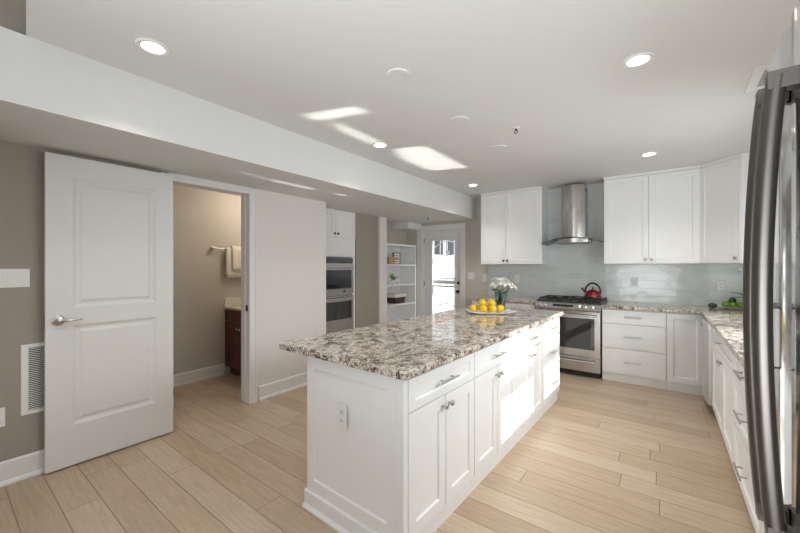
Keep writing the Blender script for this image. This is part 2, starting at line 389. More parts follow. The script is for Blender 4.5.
# bathroom door casing and jamb
def casing_x(name, y0, y1, z, x, w=.085):
    mb = MB()
    for a, b in ((y0-w, y0), (y1, y1+w)): mb.box(x, x+.018, a, b, 0, z+.055)
    mb.box(x, x+.018, y0, y1, z, z+.055)
    for a, b in ((y0-w, y0-w+.02), (y1+w-.02, y1+w)): mb.box(x+.018, x+.026, a, b, 0, z+.055)
    mb.box(x+.018, x+.022, y1, y1+.012, 0, z)
    mb.box(x-.14, x, y0-.014, y0, 0, z+.014).box(x-.14, x, y1-.0, y1+.014, 0, z+.014).box(x-.14, x, y0, y1, z, z+.014)
    mb.box(x-.085, x-.045, y1-.012, y1, 0, z)
    return struct(name, mb, 'trim', bevel=.002)
jm = casing_x('trim_3', 1.225, 1.915, 2.105, XL)
st = B(XL-.04, XL-.012, 1.910, 1.9155, .93, .99).box(XL-.012, XL-.006, 1.905, 1.9155, .945, .975).build('strike_plate', 'bronze', jm)
# back door casing
mb = MB().box(-3.73, -3.63, YB-.02, YB, 0, 2.13).box(-2.83, -2.735, YB-.02, YB, 0, 2.13).box(-3.63, -2.83, YB-.02, YB, 2.04, 2.13)
mb.box(-3.73, -3.712, YB-.028, YB-.02, 0, 2.13).box(-2.753, -2.735, YB-.028, YB-.02, 0, 2.13).box(-3.712, -2.753, YB-.028, YB-.02, 2.112, 2.13)
struct('trim_4', mb, 'trim', bevel=.002)
mb = MB().box(-3.63, -3.61, YB, YB+.13, 0, 2.04).box(-2.85, -2.83, YB, YB+.13, 0, 2.04).box(-3.61, -2.85, YB, YB+.13, 2.02, 2.04).box(-3.61, -2.85, YB, YB+.13, 0, .02)
struct('trim_5', mb, 'trim')
# kitchen window over the right-hand counter
w = struct('window_1', MB().box(XR-.012, XR+.12, WY0-.0, WY0+.04, WZ0, WZ1).box(XR-.012, XR+.12, WY1-.04, WY1, WZ0, WZ1).box(XR-.012, XR+.12, WY0+.04, WY1-.04, WZ1-.04, WZ1)
    .box(XR-.03, XR+.12, WY0+.04, WY1-.04, WZ0, WZ0+.04).box(XR-.012, XR+.12, 4.0, 4.18, WZ0+.04, WZ1-.04), 'trim')
for a, b in ((WY0+.04, 4.0), (4.18, WY1-.04)):
    s_ = MB().box(XR+.045, XR+.085, a, b, 1.66, 1.76).box(XR+.05, XR+.08, a, a+.04, WZ0+.04, WZ1-.04).box(XR+.05, XR+.08, b-.04, b, WZ0+.04, WZ1-.04).box(XR+.05, XR+.08, a+.04, b-.04, WZ0+.04, WZ0+.09).box(XR+.05, XR+.08, a+.04, b-.04, WZ1-.09, WZ1-.04).build('window_sash', 'trim', w)
    B(XR+.062, XR+.066, a+.04, b-.04, WZ0+.09, WZ1-.09).build('window_pane', 'pane', s_)
# tiled splash (part of the fabric of the room)
struct('wall_back_tile', MB().box(-2.32, XR-.008, YB-.008, YB, .915, CZ), 'tile')
struct('wall_right_tile', MB().box(XR-.008, XR, WY1, YB-.008, .915, CZ).box(XR-.008, XR, 1.3, WY1, .915, WZ0), 'tile')

# ------------------------------------------------------------------ cabinets (local frame: x along, -y is the front, z up)
def shaker(name, x0, x1, z0, z1, y, parent, m='cabinet', rail=.062, t=.02, label=None, dep=.011):
    w, h = x1-x0, z1-z0; rl = min(rail, h*.27)
    o = MB().board(w, h, t, [(rail if w > .2 else w*.25, w-(rail if w > .2 else w*.25), rl, h-rl)], [(.003, dep)]).build(name, m, parent, (x0, y, z0), bevel=.0018)
    return o
def slab(name, x0, x1, z0, z1, y, parent, m='cabinet', t=.02):
    return B(0, x1-x0, -t, 0, 0, z1-z0).build(name, m, parent, (x0, y, z0), bevel=.002)
def bar_pull(cx, z, front, L=.16):
    """bar pull on a front object, local to it"""
    t = .02
    mb = MB().tube([(cx-L/2, -t-.03, z), (cx+L/2, -t-.03, z)], .0058, 10)
    for s in (-1, 1): mb.tube([(cx+s*L*.3, -t+.001, z), (cx+s*L*.3, -t-.03, z)], .005, 8)
    return mb.build('handle', 'nickel', front, smooth=50)
def knob(cx, z, front, m='nickel', t=.02, r=.015):
    return MB().lathe([(.006, -t+.001), (.006, -t-.012), (r, -t-.017), (r*1.02, -t-.024), (r*.75, -t-.029), (.002, -t-.030)], (cx, 0, z), 18, 'y').build('knob', m, front, smooth=60)
def base_cab(label, w, loc, rz, fronts, depth=.575, group='white base cabinets', toe=.05, name='base_cabinet', z1=.873, toe_label=None, m='cabinet'):
    t = thing(name, label, 'cabinet', loc, rz, group)
    B(.001, w-.001, 0, depth, .1, z1).build('body', m, t)
    B(.001, w-.001, toe, depth, 0, .1).build('toe_kick', m, t)
    g = .0035
    for f in fronts:
        kind, x0, x1, a, b = f[:5]
        if kind == 'drawer':
            d = shaker('drawer', x0+g, x1-g, a+g, b-g, 0, t, m, rail=.05); bar_pull((x1-x0)/2-g, (b-a)/2, d, f[5] if len(f) > 5 else .16)
        elif kind == 'slab_drawer':
            d = slab('drawer', x0+g, x1-g, a+g, b-g, 0, t, m); bar_pull((x1-x0)/2-g, (b-a)/2+(.0), d, f[5] if len(f) > 5 else .16)
        elif kind == 'door':
            d = shaker('door', x0+g, x1-g, a+g, b-g, 0, t, m)
            if f[5] is not None: knob((x1-x0-.034) if f[5] == 'r' else .03, (b-a)-.055 if f[6] == 't' else .055, d)
    return t
ZD = .70  # drawer / door split
# back wall, right of the range
base_cab('white cabinet of three plain drawers right of the range', .625, (-.605, 4.92, 0), 0,
    [('slab_drawer', 0, .625, .70, .865, .17), ('slab_drawer', 0, .625, .405, .70, .17), ('slab_drawer', 0, .625, .105, .405, .17)], group=None, toe=.02)
base_cab('white corner cabinet with one narrow door beside the dishwasher', .33, (.02, 4.92, 0), 0, [('door', 0.0, .33, .105, .865, None, 't')], group=None, toe=.02)
# back wall, left of the range
base_cab('white base cabinet left of the range, behind the flower vase', .93, (-2.318, 4.92, 0), 0,
    [('drawer', 0, .465, .70, .865), ('drawer', .465, .93, .70, .865), ('door', 0, .465, .105, .70, 'r', 't'), ('door', .465, .93, .105, .70, 'l', 't')], group=None)
# right run, faces -X
base_cab('white sink cabinet with two doors next to the dishwasher', 1.19, (.37, 4.245, 0), -PI/2,
    [('drawer', 0, 1.19, .70, .865, .001), ('door', 0, .66, .105, .70, 'r', 't'), ('door', .66, 1.19, .105, .70, 'l', 't')], group=None, depth=.58)
base_cab('white cabinet with three bar-handled drawers beside the fridge end', .80, (.37, 3.05, 0), -PI/2,
    [('drawer', 0, .80, .70, .865, .2), ('drawer', 0, .80, .405, .70, .2), ('drawer', 0, .80, .105, .405, .2)], group=None, depth=.58)
base_cab('white base cabinet tucked in right behind the fridge', .93, (.37, 2.245, 0), -PI/2,
    [('door', 0, .465, .105, .865, 'r', 't'), ('door', .465, .93, .105, .865, 'l', 't')], group=None, depth=.58)
# worktops
def granite_top(name, poly, label, z0=.875, z1=.915, loc=(0, 0, 0), rz=0):
    o = MB().prism(poly, z0, z1).build(name, 'granite', None, loc, (0, 0, rz), bevel=.006); return tag(o, label, 'countertop')
granite_top('countertop', [(-2.34, 4.87), (-1.385, 4.87), (-1.385, YB-.01), (-2.34, YB-.01)], 'short granite worktop on the back wall left of the range')
granite_top('countertop', [(-.607, 4.87), (.315, 4.87), (.315, 1.31), (XR-.01, 1.31), (XR-.01, YB-.01), (-.607, YB-.01)], 'L-shaped granite worktop right of the range, turning along the window wall')

# island
ISL = (-.94, 1.28, 0); IR = PI/2 - R(1.7)      # local x runs away from the camera along the drawer face
ig = 'island cabinets under the granite top'
def isl(p):   # local island coords (u along, v depth) to world
    m = Matrix.Translation(ISL) @ Matrix.Rotation(IR, 4, 'Z'); return m @ Vector(p)
IU = [0.035, .70, 1.385, 2.06, 2.62]
for k in range(3):
    w = IU[k+1]-IU[k]
    lb = ['white island cabinet nearest the camera, one drawer over two doors', 'second white island cabinet from the near end, drawer over two doors, sunlit half', 'third white island cabinet from the near end, drawer over two doors'][k]
    base_cab(lb, w, isl((IU[k], .02, 0)), IR, [('drawer', 0, w, ZD, .862, .17), ('door', 0, w/2, .105, ZD, 'r', 't'), ('door', w/2, w, .105, ZD, 'l', 't')], depth=.575, group=None, toe=.003)
w = IU[4]-IU[3]
base_cab('white three-drawer island cabinet at the end nearest the range', w, isl((IU[3], .02, 0)), IR, [('drawer', 0, w, ZD, .862, .16), ('drawer', 0, w, .405, ZD, .16), ('drawer', 0, w, .105, .405, .16)], depth=.575, group=None, toe=.003)
# end panel facing the camera
ep = thing('island_end_panel', 'white framed end panel of the island with an outlet in it', 'panel', isl((0, .0, 0)), IR - PI/2)
# local here: x = away from face (-v) ... panel faces -y
PWD = .705
MB().board(PWD-.046, .772, .02, [(.055, PWD-.10, .07, .70)], [(.004, .009)]).build('panel', 'cabinet', ep, (-PWD, .02, .1), bevel=.0018)
B(-.045, 0, .0, .033, .1, .872).build('corner_post', 'cabinet', ep, bevel=.003)
bb = [(0, 0), (.026, 0), (.026, .012), (.02, .02), (.012, .028), (.012, .095), (.005, .103), (0, .103)]
MB().rings([[(x, .001-p, z) for p, z in bb] for x in (-PWD-.012, 0)]).build('plinth_trim', 'cabinet', ep)
MB().box(-PWD, 0, .001, .033, 0, .1).build('plinth', 'cabinet', ep)
# island back panel (seating side)
bp_ = thing('island_back_panel', 'long white back panel of the island under the seating overhang', 'panel', isl((.02, .60, 0)), IR)
B(.016, 2.6, 0, .105, 0, .873).build('panel', 'cabinet', bp_, bevel=.002)
MB().rings([[(x, .105+p, z) for p, z in bb] for x in (.015, 2.6)]).build('plinth_trim', 'cabinet', bp_)
# island granite
gt = tag(MB().prism([(-.03, -.03), (2.66, -.03), (2.66, .945), (-.03, .945)], .875, .915).build('countertop', 'granite', None, (ISL[0], ISL[1], 0), (0, 0, IR), bevel=.006), 'large speckled granite top of the kitchen island', 'countertop')

# wall cabinets
def wall_cab(label, w, loc, doors, depth=.31, z0=1.415, z1=2.49, mk='nickel', rz=0, name='wall_cabinet', crown=True):
    t = thing(name, label, 'cabinet', (loc[0], loc[1], z0), rz)
    B(0, w, 0, depth, 0, z1-z0).build('body', 'cabinet', t)
    if crown: B(-.004, w+.004, -.024, depth, z1-z0, z1-z0+.033).build('top_molding', 'cabinet', t)
    g = .002
    for a, b, side in doors:
        d = shaker('door', a+g, b-g, .002, z1-z0-.004, 0, t)
        knob((b-a-.032) if side == 'r' else .028, .05, d, mk)
    return t
wall_cab('white two-door wall cabinet left of the range hood', .918, (-2.305, 5.21, 0), [(0, .4, 'r'), (.4, .885, 'l')], mk='bronze')
wall_cab('white two-door wall cabinet right of the range hood', .942, (-.618, 5.21, 0), [(0, .471, 'r'), (.471, .942, 'l')])
# diagonal corner cabinet
dg = thing('corner_wall_cabinet', 'white diagonal corner wall cabinet with a single door', 'cabinet', (.324, 5.21, 1.415))
MB().prism([(0.002, 0.02), (.306, -.29), (.625, -.29), (.625, .31), (.002, .31)], 0, 1.075).build('body', 'cabinet', dg)
MB().prism([(-.004, 0), (.30, -.31), (.627, -.31), (.627, .31), (-.004, .31)], 1.075, 1.108).build('top_molding', 'cabinet', dg)
dd = MB().board(.425, 1.069, .02, [(.062, .363, .062, 1.007)], [(.004, .008)]).build('door', 'cabinet', dg, (.004, .018, .002), (0, 0, -PI/4), bevel=.0018)
knob(.425-.032, .05, dd)

# ------------------------------------------------------------------ dishwasher
dw = thing('dishwasher', 'stainless dishwasher in the corner between white cabinets', 'dishwasher', (.37, 4.87, 0), -PI/2)
B(.002, .598, .0, .56, .1, .87).build('body', 'ductgrey', dw)
pr = [(.003, -.042), (.1, -.056), (.3, -.064), (.5, -.056), (.597, -.042), (.597, 0), (.003, 0)]
MB().prism(pr, .11, .80).build('door', 'steel_dw', dw, smooth=30)
cp = MB().prism([(x, y-.004) for x, y in pr[:5]] + [(.597, .0), (.003, .0)], .803, .868).build('control_panel', 'steel_dw', dw, smooth=30)
B(.10, .17, -.0625, -.052, .775, .793).build('badge', 'black', dw)
B(.003, .597, .03, .05, .0, .1).build('kick_plate', 'steel_dw', dw)

# ------------------------------------------------------------------ range
rg = thing('gas_range', 'stainless slide-in gas range with a wide oven door', 'range', (-1.378, 4.90, 0))
RW = .764
B(.002, RW-.002, .0, .61, .07, .885).build('body', 'steel', rg, bevel=.003)
B(.02, RW-.02, .03, .6, 0, .07).build('kick_plate', 'black', rg)
# sloped control panel
MB().prism([(-.035, .815), (-.055, .845), (-.03, .905), (.06, .925), (.06, .815)], -.006, RW+.004, 'x').build('control_panel', 'steel', rg, bevel=.004)
nrm = Vector((0, -.92, .38)).normalized()
for kx in (.06, .13, .53, .60, .68):
    base = Vector((kx, -.042, .878))
    MB().tube([base, base+nrm*.022, base+nrm*.026], [.021, .019, .012], 16).build('knob', 'chrome', rg, smooth=50)
B(.22, .46, -.046, -.03, .862, .895).build('control_display', 'blackglass', rg, rot=None)
B(-.006, RW+.004, .045, .618, .905, .932).build('cooktop', 'black', rg, bevel=.004)
for cx in (.13, .38, .635):
    g = MB(); w2 = .118
    for yy in (.09, .33, .58): g.box(cx-w2, cx+w2, yy-.006, yy+.006, .947, .960)
    for xx in (cx-w2, cx, cx+w2): g.box(xx-.006, xx+.006, .085, .585, .947, .960)
    for xx in (cx-w2, cx+w2):
        for yy in (.09, .58): g.box(xx-.007, xx+.007, yy-.007, yy+.007, .930, .95)
    g.build('burner_grate', 'iron', rg)
for cx, cy in ((.13, .2), (.13, .46), (.38, .33), (.635, .2), (.635, .46)):
    MB().lathe([(.045, .931), (.045, .938), (.032, .940), (.032, .945), (.002, .946)], (cx, cy, 0), 20).build('burner', 'iron', rg, smooth=40)
od = MB().box(.005, .065, -.035, 0, .265, .80).box(RW-.065, RW-.005, -.035, 0, .265, .80).box(.065, RW-.065, -.035, 0, .265, .35).box(.065, RW-.065, -.035, 0, .735, .80).build('oven_door', 'steel', rg)
B(.065, RW-.065, -.033, -.02, .35, .735).build('oven_window', 'blackglass', od)
h = MB().tube([(.04, -.085, .775), (RW-.04, -.085, .775)], .013, 12)
for x in (.07, RW-.07): h.tube([(x, -.034, .775), (x, -.085, .775)], .009, 8)
h.build('handle', 'chrome', od, smooth=50)
dr = MB().box(.005, RW-.005, -.03, 0, .075, .25).build('storage_drawer', 'steel', rg, bevel=.003)
h = MB().tube([(.06, -.06, .205), (RW-.06, -.06, .205)], .012, 12)
for x in (.09, RW-.09): h.tube([(x, -.029, .205), (x, -.06, .205)], .008, 8)
h.build('handle', 'chrome', dr, smooth=50)

# ------------------------------------------------------------------ range hood
hd = thing('range_hood', 'stainless chimney hood with a curved glass canopy over the range', 'range hood', (-1.0, YB-.009, 1.70))
n = 14; poly = [(-.15, 0), (-.15, -.24)] + [(-.15+.30*k/n, -.24-.06*math.sin(PI*k/n)) for k in range(1, n)] + [(.15, -.24), (.15, 0)]
MB().prism(poly, .075, .44).build('lower_chimney', 'steel_v', hd, smooth=30)
MB().prism([(x*.985, y*.985 if y else 0) for x, y in poly], .44, .795).build('upper_chimney', 'steel_v', hd, smooth=30)
B(.148, .1495, -.20, -.12, .70, .74).build('vent_slot', 'slot', hd)
def arc(x): return .075 - .075*(x/.38)**2
ga = []
for k in range(25):
    x = -.38 + .76*k/24; d = .49 - .10*abs(x/.38)**2.4
    ga.append([(x, -d, arc(x)-.012), (x, 0, arc(x)-.012), (x, 0, arc(x)-.004), (x, -d, arc(x)-.004)])
MB().rings(ga).build('glass_canopy', 'hoodglass', hd, smooth=30)
mb = MB()
poly2 = [(-.21, -.05), (-.21, -.38)] + [(-.21+.42*k/n, -.38-.05*math.sin(PI*k/n)) for k in range(1, n)] + [(.21, -.38), (.21, -.05)]
MB().prism(poly2, .0, .058).build('fan_housing', 'steel', hd, smooth=30, bevel=.002)
MB().prism([(x*.86, (y+.2)*.8-.2) for x, y in poly2], -.006, .0).build('filter', 'ductgrey', hd)

# ------------------------------------------------------------------ double wall oven in its tall cabinet (faces +X)
tc_ = thing('oven_cabinet', 'tall white built-in cabinet around the double wall oven', 'cabinet', (-3.65, 2.965, 0), PI/2)
TW = .795
MB().box(0, .04, 0, .6, .0, 2.17).box(TW-.06, TW, 0, .6, 0, 2.17).box(.04, TW-.06, 0, .6, 1.515, 2.17).box(.04, TW-.06, 0, .6, 0, .46).box(.04, TW-.06, .55, .6, .46, 1.515).build('body', 'cabinet', tc_, bevel=.002)
d1 = shaker('door', .012, .392, 1.785, 2.168, 0, tc_); knob(.38-.03, .05, d1, 'bronze')
d2 = shaker('door', .396, TW-.012, 1.785, 2.168, 0, tc_); knob(.028, .05, d2, 'bronze')
B(.012, TW-.012, -.012, 0, 1.52, 1.78).build('filler_panel', 'cabinet', tc_, bevel=.002)
B(.012, TW-.012, -.02, 0, .1, .44).build('drawer', 'cabinet', tc_, bevel=.002)
ov = thing('double_oven', 'stainless double wall oven with black glass doors', 'oven', (-3.65, 3.012, .47), PI/2)
OW = .685
B(0, OW, 0, .54, 0, 1.035).build('body', 'steel', ov)
B(0, OW, -.02, 0, .955, 1.03).build('control_panel', 'blackglass', ov)
for z0, z1, g0, g1, hz in ((.0, .50, .17, .42, .462), (.52, .945, .60, .86, .90)):
    d = MB().box(0, OW, -.03, 0, z0, g0).box(0, OW, -.03, 0, g1, z1).box(0, .04, -.03, 0, g0, g1).box(OW-.04, OW, -.03, 0, g0, g1).build('oven_door', 'steel', ov)
    B(.04, OW-.04, -.028, -.015, g0, g1).build('oven_window', 'blackglass', d)
    h = MB().tube([(.04, -.075, hz), (OW-.04, -.075, hz)], .011, 10)
    for x in (.08, OW-.08): h.tube([(x, -.029, hz), (x, -.075, hz)], .008, 8)
    h.build('handle', 'chrome', d, smooth=50)
MB().lathe([(.016, -.03), (.016, -.034), (.002, -.035)], (.50, 0, .56), 16, 'y').build('badge', 'black', ov)

# ------------------------------------------------------------------ shelving niche
bk = thing('bookcase', 'white built-in shelf unit between the wall and back door', 'shelf', (-3.62, 4.462, 0), PI/2)
SW, SD = .86, .37
MB().box(0, .018, .006, SD, 0, 1.745).build('side_panel', 'cabinet', bk)
MB().box(SW-.018, SW, .006, SD, 0, 1.745).build('side_panel', 'cabinet', bk)
B(.018, SW-.018, SD-.015, SD, 0, 1.745).build('back_panel', 'cabinet', bk)
SHZ = [1.748, 1.404, 1.062, .725, .39, .06]
for z in SHZ: B(0 if z > 1.7 else .018, SW if z > 1.7 else SW-.018, 0, SD-.015, z-.014, z+.014).build('shelf', 'cabinet', bk, bevel=.002)
def onshelf(u, v, z): return (-3.62 - v, 4.462 + u, z + .0145)
# tan box and framed sign on the upper shelf
x = thing('storage_box', 'small tan box on the upper shelf left of the framed sign', 'box', onshelf(.22, .12, SHZ[1]), PI/2)
B(-.085, .085, -.06, .06, 0, .115).build('box_body', 'kraft', x, bevel=.002); B(-.088, .088, -.063, .063, .115, .125).build('lid', 'kraft', x, bevel=.002)
x = thing('framed_sign', 'small white framed sign with dark lettering on the upper shelf', 'sign', onshelf(.46, .15, SHZ[1]), PI/2)
MB().box(-.10, -.088, -.012, .012, 0, .205).box(.088, .10, -.012, .012, 0, .205).box(-.088, .088, -.012, .012, 0, .012).box(-.088, .088, -.012, .012, .193, .205).build('frame', 'black', x)
B(-.088, .088, -.004, .006, .012, .193).build('sign_board', 'porcelain', x)
for z, hh, segs in ((.155, .016, 3), (.112, .022, 2), (.088, .02, 2), (.05, .014, 4)):
    ww = .14/segs; tx = MB()
    for k in range(segs):
        for q in range(3): a = -.07+k*ww+q*ww*.28; tx.box(a, a+ww*.2, -.0055, -.004, z-hh/2, z+hh/2*(1 if q != 1 else .6))
    tx.build('lettering', 'black', x)
# plant, small jar, glass on the middle shelf
def leafblade(mb, base, dirv, L, Wd, droop=.3, seg=6):
    d = Vector(dirv).normalized(); side = d.cross(Vector((0, 0, 1)));
    side = side.normalized() if side.length > .05 else Vector((1, 0, 0))
    rows = []
    for i in range(seg+1):
        t = i/seg; p = Vector(base) + d*L*t + Vector((0, 0, -droop*L*t*t)); w_ = Wd*math.sin(PI*min(1, .08+t*.92))*(1 if t < 1 else .05)
        up = Vector((0, 0, w_*.25)); rows.append([p-side*w_/2+up, p, p+side*w_/2+up])
    mb.rings(rows, closed=False)
x = thing('potted_plant', 'small bright green plant in a white pot on middle shelf', 'plant', onshelf(.31, .12, SHZ[2]))
MB().lathe([(.028, 0), (.04, .075), (.036, .075), (.03, .06), (.001, .06)], seg=18).build('pot', 'porcelain', x, smooth=40)
mb = MB()
for k in range(22):
    a = k*2.4; e = .5+.9*((k*7) % 11)/11
    leafblade(mb, (0, 0, .06), (math.cos(a)*math.cos(e), math.sin(a)*math.cos(e), math.sin(e)*1.2), .10+.04*(k % 3), .045, .25)
mb.build('foliage', 'leaf_light', x, solid=.001, smooth=180, normals=False)
x = MB().lathe([(.03, 0), (.034, .01), (.034, .04), (.028, .048), (.024, .048), (.001, .046)], seg=18).build('glass_jar', 'vaseglass', None, onshelf(.14, .12, SHZ[2]), smooth=50); tag(x, 'low clear glass jar on the middle shelf left of plant', 'jar')
x = MB().lathe([(.022, 0), (.03, .03), (.026, .036), (.001, .034)], seg=16).build('small_bowl', 'porcelain', None, onshelf(.50, .14, SHZ[2]), smooth=50); tag(x, 'tiny white bowl on the middle shelf right of plant', 'bowl')
x = thing('lined_basket', 'dark wicker basket with cream cloth liner on lower shelf', 'basket', onshelf(.46, .16, SHZ[3]), PI/2)
def taper(mb, w0, d0, w1, d1, z0, z1): return mb.rings([[(-w0, -d0, z0), (w0, -d0, z0), (w0, d0, z0), (-w0, d0, z0)], [(-w1, -d1, z1), (w1, -d1, z1), (w1, d1, z1), (-w1, d1, z1)]])
taper(MB(), .135, .09, .155, .105, 0, .14).build('basket_body', 'wicker', x, bevel=.01)
taper(taper(MB(), .162, .112, .168, .118, .105, .145), .168, .118, .15, .10, .145, .165).build('cloth_liner', 'linen', x, bevel=.008)

# ------------------------------------------------------------------ back door with glass and ironwork storm door
bd = thing('door_1', 'x', 'door', (-3.61, YB+.085, .02)); bd['kind'] = 'structure'
for k in ('label', 'category'): del bd[k]
DW_ = .76; gx0, gx1, gz0, gz1 = .165, .655, .22, 1.845
MB().box(0, gx0, -.04, 0, 0, 2.0).box(gx1, DW_, -.04, 0, 0, 2.0).box(gx0, gx1, -.04, 0, 0, gz0).box(gx0, gx1, -.04, 0, gz1, 2.0).build('door_leaf', 'trim', bd)
MB().box(gx0-.02, gx0+.012, -.048, -.04, gz0-.02, gz1+.02).box(gx1-.012, gx1+.02, -.048, -.04, gz0-.02, gz1+.02).box(gx0, gx1, -.048, -.04, gz1-.012, gz1+.02).box(gx0, gx1, -.048, -.04, gz0-.02, gz0+.012).build('glass_bead', 'trim', bd)
B(gx0, gx1, -.024, -.018, gz0, gz1).build('door_pane', 'pane', bd)
MB().lathe([(.028, -.04), (.028, -.05), (.012, -.052), (.012, -.08), (.027, -.086), (.024, -.105), (.002, -.108)], (.715, 0, .92), 16, 'y').build('door_handle', 'bronze', bd, smooth=50)
MB().lathe([(.026, -.04), (.026, -.055), (.012, -.057), (.01, -.07), (.002, -.07)], (.715, 0, 1.07), 16, 'y').build('deadbolt', 'bronze', bd, smooth=50)
for z in (.2, 1.0, 1.8): B(-.006, .006, -.052, -.04, z, z+.09).build('hinge', 'bronze', bd)
sd = thing('storm_door', 'white ironwork storm door outside the glass back door', 'door', (-3.61, YB+.16, 0.02))
MB().box(0, .13, 0, .03, 0, 2.02).box(.70, .78, 0, .03, 0, 2.02).box(.13, .70, 0, .03, 1.93, 2.02).box(.13, .70, 0, .03, 0, .2).build('door_frame', 'iron_white', sd)
mb = MB()
for z, q in ((.98, .03), (1.04, .065), (1.135, .02)): mb.box(.13, .70, 0, .025, z, z+q)
mb.build('middle_rail', 'iron_white', sd)
for xx in (.27, .415, .56): MB().tube([(xx, .012, .2), (xx, .012, 1.93)], .009, 8).build('bar', 'iron_white', sd)
mb = MB()
for zc, sgn in ((1.70, 1), (.55, 1)):
    mb.tube([(.13+.57*k/16, .012, zc+.13*math.sin(PI*k/16)) for k in range(17)], .009, 8)
for zc in (1.60, .48): mb.tube([(.415+.04*math.cos(a*PI/8), .012, zc+.05*math.sin(a*PI/8)) for a in range(17)], .008, 6)
mb.build('arch', 'iron_white', sd)
# ------------------------------------------------------------------ outside
struct('patio_ground', B(-14, 4, 5.66, 20, -.12, -.03), 'concrete')
fn = thing('patio_fence', 'tall white board fence around the patio outside the door', 'fence', (-6.1, 5.9, -.03))
mb = MB()
for k in range(75): mb.box(0, .03, k*.15, k*.15+.143, .03, 1.72)
mb.build('boards', 'vinyl', fn)
B(-.02, .05, 0, 11.2, 1.72, 1.80).build('top_rail', 'vinyl', fn)
for k in range(5): B(-.06, .06, k*2.75-.05, k*2.75+.05, 0, 1.85).build('post', 'vinyl', fn)
nb = thing('neighbor_house', 'grey house with dark windows beyond the white fence', 'building', (-12, 9, -.1))
B(0, 3, 0, 12, 0, 3.1).build('wall', 'siding', nb); B(-.2, 3.2, -.2, 12.2, 3.1, 3.3).build('roof', 'brick', nb)
for k in range(7): B(2.98, 3.03, 1+k*1.5, 2.1+k*1.5, 1.9, 2.9).build('window', 'darkpane', nb)

# ------------------------------------------------------------------ bathroom door leaf, folded back on the wall (faces +X)
lf = thing('door_2', 'x', 'door', (XL+.045, .452, .012), PI/2); lf['kind'] = 'structure'
for k in ('label', 'category'): del lf[k]
MB().board(.757, 2.125, .036, [(.135, .632, .275, .965), (.135, .632, 1.085, 1.985)], [(.012, .006), (.022, .0115), (.034, .0115), (.052, .004)]).build('door_leaf', 'door', lf, bevel=.002)
hdl = MB().lathe([(.034, -.036), (.034, -.042), (.027, -.046), (.016, -.048), (.013, -.075), (.002, -.078)], (.062, 0, 1.005), 24, 'y').build('door_handle', 'nickel', lf, smooth=50)
pts = [(.062, -.068, 1.005), (.085, -.074, 1.005), (.11, -.076, 1.0), (.14, -.076, 1.006), (.165, -.075, 1.008), (.185, -.074, 1.002)]
MB().tube(pts, [.011, .010, .008, .009, .008, .004], 10).build('lever', 'nickel', hdl, smooth=60, sub=1)
B(-.0015, .002, -.03, -.006, .96, 1.05).build('latch_plate', 'nickel', lf)
for z in (.2, 1.0, 1.8): MB().tube([(.762, -.03, z), (.762, -.03, z+.09)], .006, 8).build('hinge', 'nickel', lf)
# wall plates, vent
def plate(name, label, cat, loc, rz, gang=1, kind='outlet', w=None):
    W_ = w or (.075 + (gang-1)*.047)
    t = thing(name, label, cat, loc, rz)
    B(-W_/2, W_/2, -.006, 0, -.06, .06).build('cover_plate', 'plastic', t, bevel=.0025)
    for g in range(gang):
        cx = (g-(gang-1)/2)*.047
        if kind == 'switch':
            B(cx-.0165, cx+.0165, -.0085, -.005, -.034, .034).build('rocker', 'plastic', t, rot=(R(1.5), 0, 0), bevel=.002)
        else:
            for z in (-.021, .021):
                r_ = MB().lathe([(.0165, -.006), (.0165, -.0085), (.001, -.0086)], (cx, 0, z), 20, 'y').build('receptacle', 'plastic', t, smooth=30)
                MB().box(cx-.009, cx-.006, -.0092, -.0084, z-.004, z+.007).box(cx+.006, cx+.009, -.0092, -.0084, z-.004, z+.007).box(cx-.002, cx+.002, -.0092, -.0084, z-.011, z-.006).build('slots', 'slot', r_)
    return t
plate('light_switch', 'four-gang white rocker switch plate left of open door', 'light switch', (XL, .285, 1.305), PI/2, 4, 'switch', .212)
plate('wall_outlet', 'white outlet low on the wall at the left picture edge', 'outlet', (XL, .245, .43), PI/2)
plate('wall_outlet', 'white outlet low on the wall under the island overhang', 'outlet', (XL, 2.42, .44), PI/2)
plate('wall_outlet', 'white outlet on the tile between hood and flowers', 'outlet', (-1.85, YB-.0085, 1.19), 0)
plate('wall_outlet', 'white outlet on the tile right of the kettle', 'outlet', (-.31, YB-.0085, 1.175), 0)
plate('wall_outlet', 'white outlet on the tile above the green fruit', 'outlet', (.53, YB-.0085, 1.16), 0)
plate('light_switch', 'white switch plate on beige wall right of back door', 'light switch', (-2.63, YB, 1.22), 0, 2, 'switch')
plate('wall_outlet', 'white outlet on beige wall behind the white lilies', 'outlet', (-2.38, YB, 1.19), 0)
e_ = plate('wall_outlet', 'white outlet set in the island end panel', 'outlet', isl((.0, .405, .60)) , IR-PI/2)
vt = thing('return_air_vent', 'tall white louvered air grille on wall behind the door', 'vent', (XL, .47, .64), PI/2)
MB().box(-.12, -.085, -.008, 0, -.23, .23).box(.085, .12, -.008, 0, -.23, .23).box(-.085, .085, -.008, 0, -.23, -.205).box(-.085, .085, -.008, 0, .205, .23).build('frame', 'plastic', vt, bevel=.002)
B(-.085, .085, -.002, -.001, -.205, .205).build('backing', 'slot', vt)
mb = MB()
for k in range(34): z = -.2+k*.012; mb.rings([[(-.085, -.008, z), (-.085, -.003, z+.003), (-.085, -.003, z+.0045), (-.085, -.008, z+.0035)], [(.085, -.008, z), (.085, -.003, z+.003), (.085, -.003, z+.0045), (.085, -.008, z+.0035)]])
mb.build('louvers', 'plastic', vt)

